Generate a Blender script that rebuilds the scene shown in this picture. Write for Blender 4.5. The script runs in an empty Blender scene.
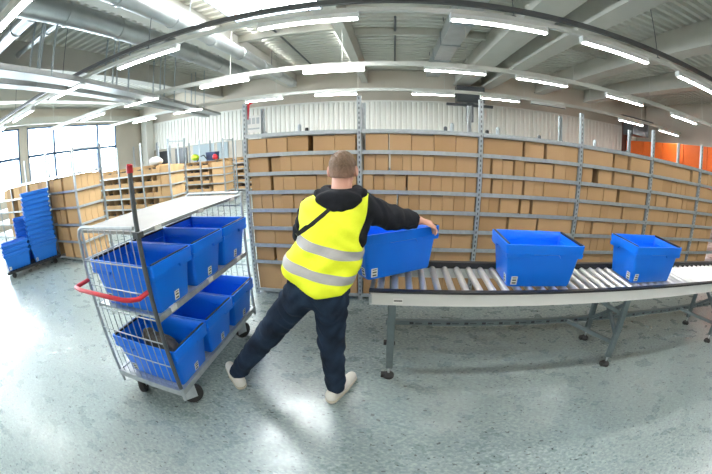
import bpy, math, random
import numpy as np
from mathutils import Vector, Matrix
from mathutils.bvhtree import BVHTree
random.seed(7)
PI = math.pi
S = bpy.context.scene
COL = S.collection

# ------------------------------------------------------------------ materials
def mat(name, col, rough=.5, metal=0., spec=.5, noise=None, bump=None, coat=0., emit=None, estr=0.):
    m = bpy.data.materials.new(name); m.use_nodes = True
    nt = m.node_tree; b = nt.nodes['Principled BSDF']
    b.inputs['Base Color'].default_value = (*col, 1)
    b.inputs['Roughness'].default_value = rough
    b.inputs['Metallic'].default_value = metal
    b.inputs['Specular IOR Level'].default_value = spec
    if coat:
        b.inputs['Coat Weight'].default_value = coat; b.inputs['Coat Roughness'].default_value = .12
    tc = nt.nodes.new('ShaderNodeTexCoord')
    if noise:                                   # (scale, second colour, contrast)
        n = nt.nodes.new('ShaderNodeTexNoise'); n.inputs['Scale'].default_value = noise[0]; n.inputs['Detail'].default_value = 4
        r = nt.nodes.new('ShaderNodeMapRange'); r.inputs[1].default_value = .5 - noise[2]; r.inputs[2].default_value = .5 + noise[2]
        x = nt.nodes.new('ShaderNodeMix'); x.data_type = 'RGBA'
        x.inputs[6].default_value = (*col, 1); x.inputs[7].default_value = (*noise[1], 1)
        nt.links.new(tc.outputs['Object'], n.inputs['Vector']); nt.links.new(n.outputs['Fac'], r.inputs[0])
        nt.links.new(r.outputs[0], x.inputs[0]); nt.links.new(x.outputs[2], b.inputs['Base Color'])
    if bump:                                    # (scale, strength)
        n = nt.nodes.new('ShaderNodeTexNoise'); n.inputs['Scale'].default_value = bump[0]; n.inputs['Detail'].default_value = 3
        p = nt.nodes.new('ShaderNodeBump'); p.inputs['Strength'].default_value = bump[1]; p.inputs['Distance'].default_value = .01
        nt.links.new(tc.outputs['Object'], n.inputs['Vector']); nt.links.new(n.outputs['Fac'], p.inputs['Height']); nt.links.new(p.outputs[0], b.inputs['Normal'])
    if emit:
        b.inputs['Emission Color'].default_value = (*emit, 1); b.inputs['Emission Strength'].default_value = estr
    return m

M = {}
M['blue'] = mat('blue_plastic', (.003, .17, .84), .32, spec=.4, noise=(6, (.005, .195, .90), .3))
M['blue2'] = mat('blue_plastic_dusty', (.008, .15, .62), .4, noise=(6, (.014, .18, .68), .3))
M['cardboard'] = mat('cardboard', (.44, .275, .135), .85, spec=.2, noise=(3, (.50, .32, .165), .3))
M['cardboard2'] = mat('cardboard_darker', (.40, .245, .115), .85, spec=.2, noise=(3, (.45, .28, .14), .3))
M['cardboard3'] = mat('cardboard_pale', (.56, .36, .175), .85, spec=.2, noise=(4, (.63, .42, .22), .3))
M['galv'] = mat('galvanised_steel', (.36, .40, .42), .42, metal=.5, noise=(25, (.47, .51, .53), .25))
M['legsteel'] = mat('leg_steel', (.11, .145, .155), .45, metal=.3, noise=(20, (.15, .19, .20), .3))
M['galv_light'] = mat('galvanised_light', (.50, .54, .56), .32, metal=.6, noise=(30, (.62, .66, .68), .25))
M['galv_dark'] = mat('steel_dark', (.10, .11, .12), .4, metal=.5)
M['zinc'] = mat('zinc_wire', (.45, .50, .54), .3, metal=.6)
M['black'] = mat('black_plastic', (.012, .013, .015), .45)
M['rubber'] = mat('rubber', (.02, .02, .02), .7)
M['white_metal'] = mat('white_profile', (.68, .68, .66), .4, noise=(4, (.62, .62, .60), .3))
M['shelfboard'] = mat('laminate_board', (.36, .36, .345), .75, spec=.25, noise=(5, (.32, .32, .31), .3))
M['red'] = mat('red_plastic', (.52, .015, .03), .35)
M['roller'] = mat('steel_roller', (.78, .78, .77), .3, metal=.7)
M['sticker'] = mat('paper_label', (.75, .75, .72), .6)
M['ink'] = mat('ink', (.06, .06, .06), .6)
M['duct'] = mat('duct_zinc', (.40, .42, .42), .35, metal=.6, noise=(3, (.52, .54, .54), .3))
M['concrete'] = mat('painted_beam', (.58, .56, .50), .7, noise=(2, (.52, .50, .44), .3))
M['beige'] = mat('beige_wall', (.62, .56, .47), .85, noise=(1.2, (.55, .49, .41), .3))
M['cladding'] = mat('white_cladding', (.84, .82, .76), .6)
M['deck'] = mat('deck_sheet', (.72, .70, .63), .75, noise=(2, (.65, .63, .57), .3))
M['lampwhite'] = mat('lamp_housing', (.78, .78, .76), .4)
M['track'] = mat('track_grey', (.60, .59, .54), .45)
M['track_dark'] = mat('cable_channel', (.09, .09, .09), .5)
M['tube'] = mat('lamp_tube', (1, 1, 1), .4, emit=(1, .98, .95), estr=36)
M['skypanel'] = mat('skylight_panel', (1, 1, 1), .4, emit=(.93, .97, 1), estr=19)
M['tray'] = mat('tray_zinc', (.38, .39, .38), .4, metal=.4, noise=(9, (.46, .47, .46), .3))
M['orange'] = mat('orange_panel', (.86, .16, .02), .5, noise=(3, (.80, .13, .015), .3))
M['frame_blue'] = mat('window_frame_blue', (.06, .12, .22), .45)
M['frame_grey'] = mat('window_frame_grey', (.25, .28, .31), .45)
M['darkglass'] = mat('dark_opening', (.03, .032, .033), .3)
M['bluegrey'] = mat('bluegrey_panel', (.38, .45, .48), .6)
M['skin'] = mat('skin', (.74, .41, .31), .5, noise=(20, (.68, .34, .25), .3))
M['hair'] = mat('brown_hair', (.10, .06, .034), .7, noise=(90, (.18, .11, .065), .2), bump=(140, .5))
_n = M['hair'].node_tree; _b = _n.nodes['Principled BSDF']; _src = _b.inputs['Base Color'].links[0].from_socket
_t = _n.nodes.new('ShaderNodeTexCoord'); _s = _n.nodes.new('ShaderNodeSeparateXYZ'); _r = _n.nodes.new('ShaderNodeMapRange'); _x = _n.nodes.new('ShaderNodeMix'); _x.data_type = 'RGBA'
_n.links.new(_t.outputs['Object'], _s.inputs[0]); _n.links.new(_s.outputs['Z'], _r.inputs[0]); _r.inputs[1].default_value = 1.48; _r.inputs[2].default_value = 1.56; _r.inputs[3].default_value = .5; _r.inputs[4].default_value = 0
_n.links.new(_r.outputs[0], _x.inputs[0]); _n.links.new(_src, _x.inputs[6]); _x.inputs[7].default_value = (.62, .36, .26, 1); _n.links.new(_x.outputs[2], _b.inputs['Base Color'])
M['hoodie'] = mat('charcoal_fabric', (.009, .010, .013), .9, spec=.25, noise=(14, (.017, .019, .025), .25), bump=(22, .5))
M['shoe'] = mat('white_shoe', (.74, .72, .66), .5)
M['sole'] = mat('shoe_sole', (.60, .55, .45), .6)
M['strap'] = mat('black_strap', (.01, .01, .012), .6)
M['bag'] = mat('dark_cloth', (.035, .033, .03), .7, noise=(12, (.12, .11, .09), .2), bump=(25, .8))
M['lime'] = mat('lime_bag', (.50, .75, .03), .5)
M['navy'] = mat('navy_plastic', (.03, .05, .12), .5)
M['brownpost'] = mat('rust_brown', (.12, .035, .02), .6)

def jeans_mat():
    m = mat('dark_denim', (.006, .010, .019), .9, spec=.25, noise=(7, (.022, .042, .078), .2), bump=(60, .25)); return m
M['jeans'] = jeans_mat()

def floor_mat():
    m = mat('linoleum', (.4, .47, .47), .3, spec=.8)
    nt = m.node_tree; b = nt.nodes['Principled BSDF']; L = nt.links
    tc = nt.nodes.new('ShaderNodeTexCoord')
    mp = nt.nodes.new('ShaderNodeMapping'); mp.inputs['Rotation'].default_value = (0, 0, .7); mp.inputs['Scale'].default_value = (1, 1.7, 1)
    L.new(tc.outputs['Object'], mp.inputs['Vector'])
    def noise(sc, det, v=None):
        n = nt.nodes.new('ShaderNodeTexNoise'); n.inputs['Scale'].default_value = sc; n.inputs['Detail'].default_value = det
        L.new(mp.outputs[0] if v is None else v, n.inputs['Vector']); return n
    def ramp(n, a, b_):
        r = nt.nodes.new('ShaderNodeMapRange'); r.inputs[1].default_value = a; r.inputs[2].default_value = b_; L.new(n.outputs['Fac'], r.inputs[0]); return r
    def mix(f, a, c):
        x = nt.nodes.new('ShaderNodeMix'); x.data_type = 'RGBA'; L.new(f.outputs[0], x.inputs[0])
        for i, q in ((6, a), (7, c)):
            if isinstance(q, tuple): x.inputs[i].default_value = (*q, 1)
            else: L.new(q.outputs[2], x.inputs[i])
        return x
    big = ramp(noise(1.1, 3), .35, .65); base = mix(big, (.165, .220, .222), (.20, .255, .255))
    mott = ramp(noise(34, 6), .44, .66); base = mix(mott, base, (.31, .375, .37))
    mid = ramp(noise(30, 5), .57, .70); base = mix(mid, base, (.13, .17, .175))
    fl = ramp(noise(24, 1.5), .665, .69); base = mix(fl, base, (.035, .045, .05))
    L.new(base.outputs[2], b.inputs['Base Color'])
    r = ramp(noise(5, 4), .3, .7); r.inputs[3].default_value = .24; r.inputs[4].default_value = .36; L.new(r.outputs[0], b.inputs['Roughness'])
    return m
M['floor'] = floor_mat()

def glass_mat():
    m = bpy.data.materials.new('window_glass'); m.use_nodes = True; nt = m.node_tree
    for n in list(nt.nodes): nt.nodes.remove(n)
    o = nt.nodes.new('ShaderNodeOutputMaterial'); t = nt.nodes.new('ShaderNodeBsdfTransparent'); g = nt.nodes.new('ShaderNodeBsdfGlossy')
    g.inputs['Roughness'].default_value = .02; t.inputs[0].default_value = (.93, .96, .97, 1)
    x = nt.nodes.new('ShaderNodeMixShader'); x.inputs[0].default_value = .06
    nt.links.new(t.outputs[0], x.inputs[1]); nt.links.new(g.outputs[0], x.inputs[2]); nt.links.new(x.outputs[0], o.inputs[0]); return m
M['glass'] = glass_mat()

def vest_mat(axis, offs):
    """lime fabric with two woven reflective bands round the body; bands sit at distances along the torso axis"""
    m = mat('hi_vis_fabric', (.86, .95, .02), .6, bump=(14, .6)); nt = m.node_tree; b = nt.nodes['Principled BSDF']; L = nt.links
    g = nt.nodes.new('ShaderNodeTexCoord')
    d = nt.nodes.new('ShaderNodeVectorMath'); d.operation = 'DOT_PRODUCT'; d.inputs[1].default_value = axis; L.new(g.outputs['Object'], d.inputs[0])
    cr = nt.nodes.new('ShaderNodeValToRGB'); cr.color_ramp.interpolation = 'CONSTANT'
    mr = nt.nodes.new('ShaderNodeMapRange'); mr.inputs[1].default_value = offs[0]; mr.inputs[2].default_value = offs[1]; L.new(d.outputs['Value'], mr.inputs[0]); L.new(mr.outputs[0], cr.inputs[0])
    els = [(0, 0)] + offs[2]
    cr.color_ramp.elements[0].position = 0; cr.color_ramp.elements[0].color = (0, 0, 0, 1)
    cr.color_ramp.elements.remove(cr.color_ramp.elements[1])
    for p, v in offs[2]:
        e = cr.color_ramp.elements.new(p); e.color = (v, v, v, 1)
    x = nt.nodes.new('ShaderNodeMix'); x.data_type = 'RGBA'; x.inputs[6].default_value = (.86, .95, .02, 1); x.inputs[7].default_value = (.42, .42, .41, 1)
    L.new(cr.outputs[0], x.inputs[0]); L.new(x.outputs[2], b.inputs['Base Color']); return m

# ------------------------------------------------------------------ mesh helpers
class MB:
    def __init__(s): s.v = []; s.f = []; s.m = []
    def add(s, vs, fs, mi=0):
        o = len(s.v); s.v += [tuple(v) for v in vs]; s.f += [tuple(o + i for i in f) for f in fs]; s.m += [mi] * len(fs); return s
    def box(s, x0, x1, y0, y1, z0, z1, mi=0, M_=None):
        vs = [Vector((x, y, z)) for z in (z0, z1) for x, y in ((x0, y0), (x1, y0), (x1, y1), (x0, y1))]
        if M_ is not None: vs = [M_ @ v for v in vs]
        return s.add(vs, [(3, 2, 1, 0), (4, 5, 6, 7), (0, 1, 5, 4), (1, 2, 6, 5), (2, 3, 7, 6), (3, 0, 4, 7)], mi)
    def bar(s, a, b, w, h, mi=0, up=(0, 0, 1)):
        a, b = Vector(a), Vector(b); d = (b - a); l = d.length; d.normalize(); u = Vector(up)
        if abs(d.dot(u)) > .98: u = Vector((0, 1, 0))
        r = d.cross(u).normalized(); u = r.cross(d)
        vs = [p + r * sx * w / 2 + u * sz * h / 2 for p in (a, b) for sx, sz in ((-1, -1), (1, -1), (1, 1), (-1, 1))]
        return s.add(vs, [(3, 2, 1, 0), (4, 5, 6, 7), (0, 1, 5, 4), (1, 2, 6, 5), (2, 3, 7, 6), (3, 0, 4, 7)], mi)
    def tube(s, pts, r, n=8, mi=0, caps=True):
        pts = [Vector(p) for p in pts]; rings = []
        rr = r if isinstance(r, (list, tuple)) else [r] * len(pts)
        prev = None
        for i, p in enumerate(pts):
            d = (pts[min(i + 1, len(pts) - 1)] - pts[max(i - 1, 0)]).normalized()
            if prev is None:
                u = Vector((0, 0, 1)) if abs(d.z) < .9 else Vector((0, 1, 0))
                a = d.cross(u).normalized()
            else: a = (prev - d * prev.dot(d)).normalized()
            prev = a; b = d.cross(a)
            rings.append([p + (a * math.cos(2 * PI * k / n) + b * math.sin(2 * PI * k / n)) * rr[i] for k in range(n)])
        vs = [v for q in rings for v in q]; fs = []
        for i in range(len(pts) - 1):
            for k in range(n): fs.append((i * n + k, i * n + (k + 1) % n, (i + 1) * n + (k + 1) % n, (i + 1) * n + k))
        if caps: fs.append(tuple(range(n - 1, -1, -1))); fs.append(tuple((len(pts) - 1) * n + k for k in range(n)))
        return s.add(vs, fs, mi)
    def loft(s, rings, mi=0, cap0=True, cap1=True):
        n = len(rings[0]); vs = [v for q in rings for v in q]; fs = []
        for i in range(len(rings) - 1):
            for k in range(n): fs.append((i * n + k, i * n + (k + 1) % n, (i + 1) * n + (k + 1) % n, (i + 1) * n + k))
        if cap0: fs.append(tuple(range(n - 1, -1, -1)))
        if cap1: fs.append(tuple((len(rings) - 1) * n + k for k in range(n)))
        return s.add(vs, fs, mi)
    def mesh(s, name, mats, smooth=False):
        me = bpy.data.meshes.new(name); me.from_pydata(s.v, [], s.f)
        for q in (mats if isinstance(mats, (list, tuple)) else [mats]): me.materials.append(M[q] if isinstance(q, str) else q)
        me.polygons.foreach_set('material_index', s.m)
        if smooth: me.polygons.foreach_set('use_smooth', [True] * len(me.polygons)); 
        me.update()
        if smooth and smooth != 'all': me.set_sharp_from_angle(angle=math.radians(40))
        return me
    def build(s, name, mats, parent=None, smooth=False, bevel=0, loc=None):
        return link(name, s.mesh(name, mats, smooth), parent, bevel, loc)
def link(name, me, parent=None, bevel=0, loc=None):
    o = bpy.data.objects.new(name, me); COL.objects.link(o); o.parent = parent
    if loc: o.location = loc
    if bevel:
        b = o.modifiers.new('bevel', 'BEVEL'); b.width = bevel; b.segments = 2; b.limit_method = 'ANGLE'
    return o
def tag(o, label, cat, group=None, kind=None):
    o['label'] = label; o['category'] = cat
    if group: o['group'] = group
    if kind: o['kind'] = kind
    return o
def thing(name, label, cat, loc=(0, 0, 0), rz=0, group=None, rot=None):
    o = bpy.data.objects.new(name, None); COL.objects.link(o); o.empty_display_size = .1
    o.location = loc; o.rotation_euler = rot or (0, 0, rz); return tag(o, label, cat, group)
def struct(o): o['kind'] = 'structure'; return o
def dup(root, loc, rot, label, group=None):
    r = root.copy(); COL.objects.link(r); r.location = loc; r.rotation_euler = rot; r['label'] = label
    if group: r['group'] = group
    for ch in list(root.children):
        c = ch.copy(); COL.objects.link(c); c.parent = r
        for g in list(ch.children):
            d = g.copy(); COL.objects.link(d); d.parent = c
    return r
def rrect(lx, ly, r, z, n=3):
    out = []
    for cx, cy, a0 in ((lx / 2 - r, ly / 2 - r, 0), (-lx / 2 + r, ly / 2 - r, 90), (-lx / 2 + r, -ly / 2 + r, 180), (lx / 2 - r, -ly / 2 + r, 270)):
        for k in range(n + 1):
            a = math.radians(a0 + 90 * k / n); out.append((cx + r * math.cos(a), cy + r * math.sin(a), z))
    return out
ORD = ['', 'second', 'third', 'fourth', 'fifth', 'sixth', 'seventh', 'eighth', 'ninth', 'tenth', 'eleventh', 'twelfth', 'thirteenth', 'fourteenth', 'fifteenth', 'sixteenth']
def nth(i): return 'first' if i == 0 else ORD[i]

# ------------------------------------------------------------------ room
XW, XE, YB, YF, ZC = -15.0, 15.0, 16.0, -6.0, 5.4
fl = MB(); fl.add([(XW, YF, 0), (XE, YF, 0), (XE, YB, 0), (XW, YB, 0)], [(0, 1, 2, 3)]); struct(fl.build('floor', 'floor'))
# corrugated steel deck, ribs along X, an opening for each skylight
SKY = [(-4.1, -1.75, 4.6, 7.8), (10.5, 11.6, 4.2, 5.1)]
ce = MB()
def deck(x0, x1, y0, y1):
    n = int(round((y1 - y0) / .28)); p = (y1 - y0) / n; prof = []
    for i in range(n):
        a = y0 + i * p; prof += [(a, 0), (a + p * .4, 0), (a + p * .5, .10), (a + p * .9, .10)]
    prof.append((y1, 0)); vs = []; fs = []
    for y, z in prof: vs += [(x0, y, ZC + z), (x1, y, ZC + z)]
    for i in range(len(prof) - 1): fs.append((2 * i, 2 * i + 2, 2 * i + 3, 2 * i + 1))
    ce.add(vs, fs)
xs = sorted({XW, XE} | {a for s in SKY for a in s[:2]})
for i in range(len(xs) - 1):
    y = YF
    for s in SKY:
        if abs(s[0] - xs[i]) < 1e-6: deck(xs[i], xs[i + 1], y, s[2]); y = s[3]
    deck(xs[i], xs[i + 1], y, YB)
struct(ce.build('ceiling', 'deck'))
k = 0
for i, (x0, x1, y0, y1) in enumerate(SKY):
    f = MB()
    for a in ((x0 - .05, x0, y0 - .05, y1 + .05), (x1, x1 + .05, y0 - .05, y1 + .05), (x0, x1, y0 - .05, y0), (x0, x1, y1, y1 + .05)): f.box(*a, ZC - .02, ZC + .32)
    fo = struct(f.build('window_%d' % (20 + i), 'frame_grey'))
    g = MB(); g.box(x0, x1, y0, y1, ZC + .22, ZC + .24); g.build('panel', 'skypanel', fo)
    g = MB()
    for q in range(1, 3): g.box(x0 + (x1 - x0) * q / 3 - .02, x0 + (x1 - x0) * q / 3 + .02, y0, y1, ZC + .14, ZC + .21)
    g.build('glazing_bar', 'frame_grey', fo)
# walls
w = MB(); w.box(XW - .2, XE + .2, YF - .2, YF, 0, 6); struct(w.build('wall_front', 'beige'))
w = MB(); w.box(XE, XE + .2, YF, YB, 0, 6); struct(w.build('wall_right', 'beige'))
w = MB(); w.box(XW - .2, XE + .2, YB, YB + .2, 0, 6); struct(w.build('wall_back', 'beige'))
# corrugated white cladding on the back wall, between 2.35 and 3.95 m
c = MB(); n = 116; p = 29.6 / n; prof = []
for i in range(n):
    a = -14.8 + i * p; prof += [(a, 0), (a + p * .55, 0), (a + p * .68, .05), (a + p * .87, .05)]
prof.append((14.8, 0)); vs = []; fs = []
for x, d in prof: vs += [(x, YB - .12 + d, 2.38), (x, YB - .12 + d, 3.95)]
for i in range(len(prof) - 1): fs.append((2 * i, 2 * i + 2, 2 * i + 3, 2 * i + 1))
c.add(vs, fs); c.box(-14.8, 14.8, YB - .13, YB - .01, 2.33, 2.38); c.box(-14.8, 14.8, YB - .16, YB - .01, 3.95, 4.03)
struct(c.build('trim_1', 'cladding'))
# deep eaves beam above the cladding
w = MB(); w.box(-14.9, 14.9, YB - .9, YB - .3, 4.45, 5.38); struct(w.build('trim_2', 'beige'))
# left wall with window band: solid below 1.9, glass 1.9-4.1, solid above
w = MB()
w.box(XW - .2, XW, YF, YB, 0, 1.25); w.box(XW - .2, XW, YF, YB, 4.1, 6)
for y0, y1 in ((-6, -5.2), (-.3, .2), (6.7, 7.16), (13.1, 16)): w.box(XW - .2, XW, y0, y1, 1.25, 4.1)
struct(w.build('wall_left', 'beige'))
wn = 1
for y0, y1, mull in ((-5.2, -.3, (-3.5, -1.9)), (.2, 6.7, (2.0, 3.6, 5.2)), (7.16, 13.1, (8.75, 11.7))):
    f = MB(); X0, X1 = XW - .12, XW + .02
    f.box(X0, X1, y0, y0 + .07, 1.25, 4.1); f.box(X0, X1, y1 - .07, y1, 1.25, 4.1); f.box(X0, X1, y0, y1, 1.25, 1.33); f.box(X0, X1, y0, y1, 4.03, 4.1)
    f.box(X0, X1, y0, y1, 2.76, 2.88)
    for m_ in mull: f.box(X0, X1, m_ - .06, m_ + .06, 1.25, 4.1)
    fo = struct(f.build('window_%d' % wn, 'frame_blue'))
    g = MB(); g.box(XW - .06, XW - .05, y0 + .07, y1 - .07, 1.33, 4.03); g.build('pane', 'glass', fo); wn += 1
    L_ = bpy.data.lights.new('window_portal', 'AREA'); L_.shape = 'RECTANGLE'; L_.size = 2.75; L_.size_y = y1 - y0; L_.cycles.is_portal = True
    lo = bpy.data.objects.new('window_portal', L_); COL.objects.link(lo); lo.location = (XW + .06, (y0 + y1) / 2, 2.68); lo.rotation_euler = (0, -PI / 2, 0)
# wall pier in the back left corner, eaves strips above the windows
w = MB(); w.box(-14.85, -14.4, 15.2, 15.86, 0, 4.4); struct(w.build('trim_3', 'cladding'))
w = MB(); w.box(-14.98, -14.7, YF, YB - .2, 4.2, 4.5); struct(w.build('trim_4', 'concrete'))
w = MB(); w.box(-14.98, -14.5, YF, YB - .2, 4.95, 5.38); struct(w.build('trim_5', 'concrete'))
# low part of the back wall: dark hatches and blue-grey sheets
i = 6
for x0, x1, z0, z1, m_ in ((-14.1, -13.2, 1.0, 2.2, 'darkglass'), (-12.7, -11.8, 1.1, 2.25, 'darkglass'), (-11.3, -9.9, .5, 2.3, 'bluegrey'), (-9.6, -8.9, .4, 2.3, 'bluegrey')):
    w = MB(); w.box(x0, x1, YB - .06, YB - .005, z0, z1); struct(w.build('trim_%d' % i, m_)); i += 1
# ceiling girders along Y (x0,x1,zbottom)
def girder(x0, x1, zb, m_='concrete'):
    global i
    g = MB(); g.box(x0, x1, YF + .02, YB - .92, zb + (.05 if x1 - x0 > .3 else 0), ZC - .01)
    if x1 - x0 > .3: g.box(x0 - .08, x1 + .08, YF + .02, YB - .92, zb, zb + .09)
    struct(g.build('trim_%d' % i, m_)); i += 1
for a in ((-9.0, -8.7, 4.65), (-4.95, -4.6, 4.72), (-1.40, -1.12, 4.75), (2.95, 3.55, 4.72), (4.25, 4.62, 4.66), (7.1, 7.45, 4.75), (10.1, 10.4, 4.75), (-13.0, -12.7, 4.75)): girder(*a)
for y, x0, x1 in ((8.9, -4.6, -1.4), (9.5, -1.1, 2.9), (9.0, 4.7, 7.1), (8.0, -12.7, -9.0)):
    g = MB(); g.box(x0, x1, y, y + .12, 5.18, ZC - .01); struct(g.build('trim_%d' % i, 'concrete')); i += 1
# right hand side: orange partition panels in front of the right wall, rust brown pillar
for q in range(6):
    y0 = 6.2 + q * 1.55
    g = MB(); g.box(13.6, 13.68, y0, y0 + 1.5, .1, 3.2)
    tag(g.build('orange_partition', 'orange', bevel=.006), ('orange partition panel, %s from the back wall, beyond the long rack' % nth(5 - q)) if q < 5 else 'orange partition panel, the one nearest the back wall', 'partition', 'orange partition panels beyond the rack')
g = MB(); g.box(13.5, 13.8, 15.55, 15.8, 0, 5.3); g.box(13.4, 13.9, 15.5, 15.84, 0, .06); struct(g.build('pillar', 'brownpost'))

# ------------------------------------------------------------------ lighting tracks and lamps
ZL = 3.6
def track(y, x0, x1, label, dark):
    t = thing('lighting_track', label, 'lighting track', (x0, y, ZL + .1), 0, 'lighting tracks under the roof')
    rh = .07 if dark else .11; a = MB(); a.box(0, x1 - x0, -.035, .035, 0.001, rh); a.box(0, x1 - x0, -.045, .045, rh - .012, rh); a.build('rail', 'track', t)
    if dark:
        a = MB(); a.box(0, x1 - x0, -.035, .035, .16, .24); a.build('cable_channel', 'track_dark', t)
    x = .6
    while x < x1 - x0:
        a = MB(); a.tube([(x, 0, .05), (x, 0, ZC - ZL - .1)], .008, 6); a.box(x - .03, x + .03, -.02, .02, .05, .1); a.build('hanger_rod', 'galv_dark' if dark else 'track', t); x += 3.05
track(1.47, -12.5, 12.5, 'lighting track nearest the viewer, high over the cage trolley', False)
track(4.5, -14.0, 14.0, 'lighting track with a dark cable channel, second from the viewer', True)
track(7.8, -14.0, 14.0, 'lighting track with a pale rail, third from the viewer', False)
track(11.4, -14.0, 14.0, 'farthest lighting track, in front of the white cladding wall', False)
def lampmeshes():
    a = MB(); a.loft([rrect(1.52, .13, .02, 0), rrect(1.52, .10, .02, .05), rrect(1.50, .06, .01, .10)]); h = a.mesh('lamp_housing', 'lampwhite')
    a = MB(); a.loft([rrect(1.48, .05, .02, -.02), rrect(1.50, .085, .02, -.008), rrect(1.50, .09, .02, 0)]); d = a.mesh('diffuser', 'tube')
    a = MB(); a.box(-.77, -.75, -.06, .06, -.018, .1); e1 = a.mesh('end_cap', 'lampwhite'); a = MB(); a.box(.75, .77, -.06, .06, -.018, .1); e2 = a.mesh('end_cap', 'lampwhite')
    return h, d, e1, e2
LM = lampmeshes()
off = mat('lamp_tube_off', (.12, .12, .12), .4); offmesh = LM[1].copy(); offmesh.materials[0] = off
LROW = {'nearest': (1.47, (-9.3, -7.0, -3.95, -1.3, 1.3, 3.9, 6.6, 9.2)), 'second': (4.5, (-12.1, -9.75, -7.1, -4.3, -1.22, 1.62, 3.8, 6.25, 9.0, 11.8)),
        'third': (7.8, (-10.3, -7.6, -4.45, -1.42, 1.55, 3.9, 6.8, 9.8, 12.6)), 'farthest': (11.4, (-10.9, -8.3, -4.75, -2.0, 1.45, 3.93, 10.3, 13.0))}
track(-1.7, -12.5, 12.5, 'added lighting track behind the viewer', False)  # unseen tracks and lamps behind the camera, added for frontal light
track(-4.4, -12.5, 12.5, 'added lighting track over the front wall', False)
LROW['added rear'] = (-1.7, (-6.1, -3.4, -.7, 2.0, 4.7)); LROW['added front wall'] = (-4.4, (-4.7, -2.0, .7, 3.4))
for row, (y, xs_) in LROW.items():
    for j, x in enumerate(xs_):
        t = thing('ceiling_lamp', 'lit tube lamp, %s from the left on the %s lighting track' % (nth(j), row), 'lamp', (x, y, ZL), 0, 'tube lamps on the lighting tracks')
        for nm, me in zip(('housing', 'diffuser', 'end_cap', 'end_cap'), LM): link(nm, me, t)
t = thing('ceiling_lamp', 'unlit dark lamp fitting on the farthest lighting track', 'lamp', (5.95, 11.4, ZL), 0, 'tube lamps on the lighting tracks')
link('housing', LM[0], t); link('diffuser', offmesh, t)

# ducts and trays
def rib_duct(pts, r, step=1.5):
    a = MB(); a.tube(pts, r, 20)
    p0, p1 = Vector(pts[0]), Vector(pts[-1]); L_ = (p1 - p0).length; d = (p1 - p0) / L_; s_ = step / 2
    cols = []
    while s_ < L_: q = p0 + d * s_; cols.append(MB().tube([q - d * .05, q + d * .05], r + .02, 20)); s_ += step
    return a, cols
def duct(label, pts, r, step=1.6, hang=True):
    t = thing('air_duct', label, 'air duct', pts[0]); o = Vector(pts[0]); lp = [Vector(p) - o for p in pts]
    a, cs_ = rib_duct(lp, r, step); a.build('duct_pipe', 'duct', t, smooth=True)
    for c_ in cs_: c_.build('collar', 'duct', t, smooth=True)
    if hang:
        for q in range(3):
            p = lp[0].lerp(lp[-1], (q + .5) / 3); h = MB(); h.tube([(p.x, p.y, p.z + r), (p.x, p.y, ZC - o.z)], .01, 6); h.build('hanger_rod', 'galv_dark', t)
    return t
duct('thick round duct running away over the windows, top left', [(-6.0, -2, 4.95), (-6.0, 12.5, 4.95)], .26)
duct('round duct beside the skylight, running towards the back wall', [(-4.25, -2, 4.6), (-4.25, 13.5, 4.6)], .18)
duct('round branch duct crossing to the window wall, top left corner', [(-6.3, 2.9, 4.95), (-13.8, 2.9, 4.95)], .17)
duct('thin round branch pipe crossing to the window wall, behind the branch duct', [(-6.3, 3.75, 5.0), (-12.8, 3.75, 5.0)], .07)
t = thing('air_duct', 'rectangular zinc duct above the middle of the long rack', 'air duct', (1.75, 3, 4.85))
a = MB(); a.box(-.28, .28, 0, 11, 0, .4); a.build('duct_body', 'duct', t)
for q in range(6): a = MB(); a.box(-.31, .31, 1 + q * 1.8, 1.06 + q * 1.8, -.03, .43); a.build('flange', 'galv', t)
for q in range(3): a = MB(); a.tube([(-.33, 2 + q * 3.5, .4), (-.33, 2 + q * 3.5, .54)], .01, 6); a.build('hanger_rod', 'galv_dark', t)
# cable tray pair passing above left side
def tray(label, off, w_, z):
    p0, p1 = Vector((-5.35 + off, -1.0, z)), Vector((-8.5 + off, 14.2, z)); d = (p1 - p0); L_ = d.length; ang = math.atan2(d.y, d.x)
    t = thing('cable_tray', label, 'cable tray', p0, ang, 'cable trays over the left aisle')
    a = MB(); a.box(0, L_, -w_ / 2, w_ / 2, 0, .01); a.box(0, L_, -w_ / 2, -w_ / 2 + .012, 0, .11); a.box(0, L_, w_ / 2 - .012, w_ / 2, 0, .11); a.build('tray_body', 'tray', t)
    a = MB()
    for q in range(4): a.tube([(0, -w_ / 4 + q * w_ / 6, .035), (L_, -w_ / 4 + q * w_ / 6, .03)], .016, 6, mi=q % 2)
    a.build('cable', ['white_metal', 'red'], t)
    for q in range(5):
        for s_ in (-1, 1):
            a = MB(); a.bar((1.6 + q * 2.9, s_ * w_ / 2, 0), (1.6 + q * 2.9, s_ * w_ / 2, ZC - z), .035, .035); a.build('hanger_rod', 'galv', t)
tray('wide zinc cable tray sweeping over the left aisle', 0, .42, 3.62)
tray('second zinc cable tray, hanging just outside the first', -.62, .3, 3.60)
for x_, lb in ((.12, 'thin dark conduit under the roof above the held crate'), (-3.35, 'thin dark conduit under the roof beyond the skylight')):
    a = MB(); a.tube([(x_, 8.4, 5.3), (x_, 13.5, 5.3)], .035, 8); o = a.build('conduit', 'galv_dark', smooth=True); tag(o, lb, 'conduit')
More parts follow.
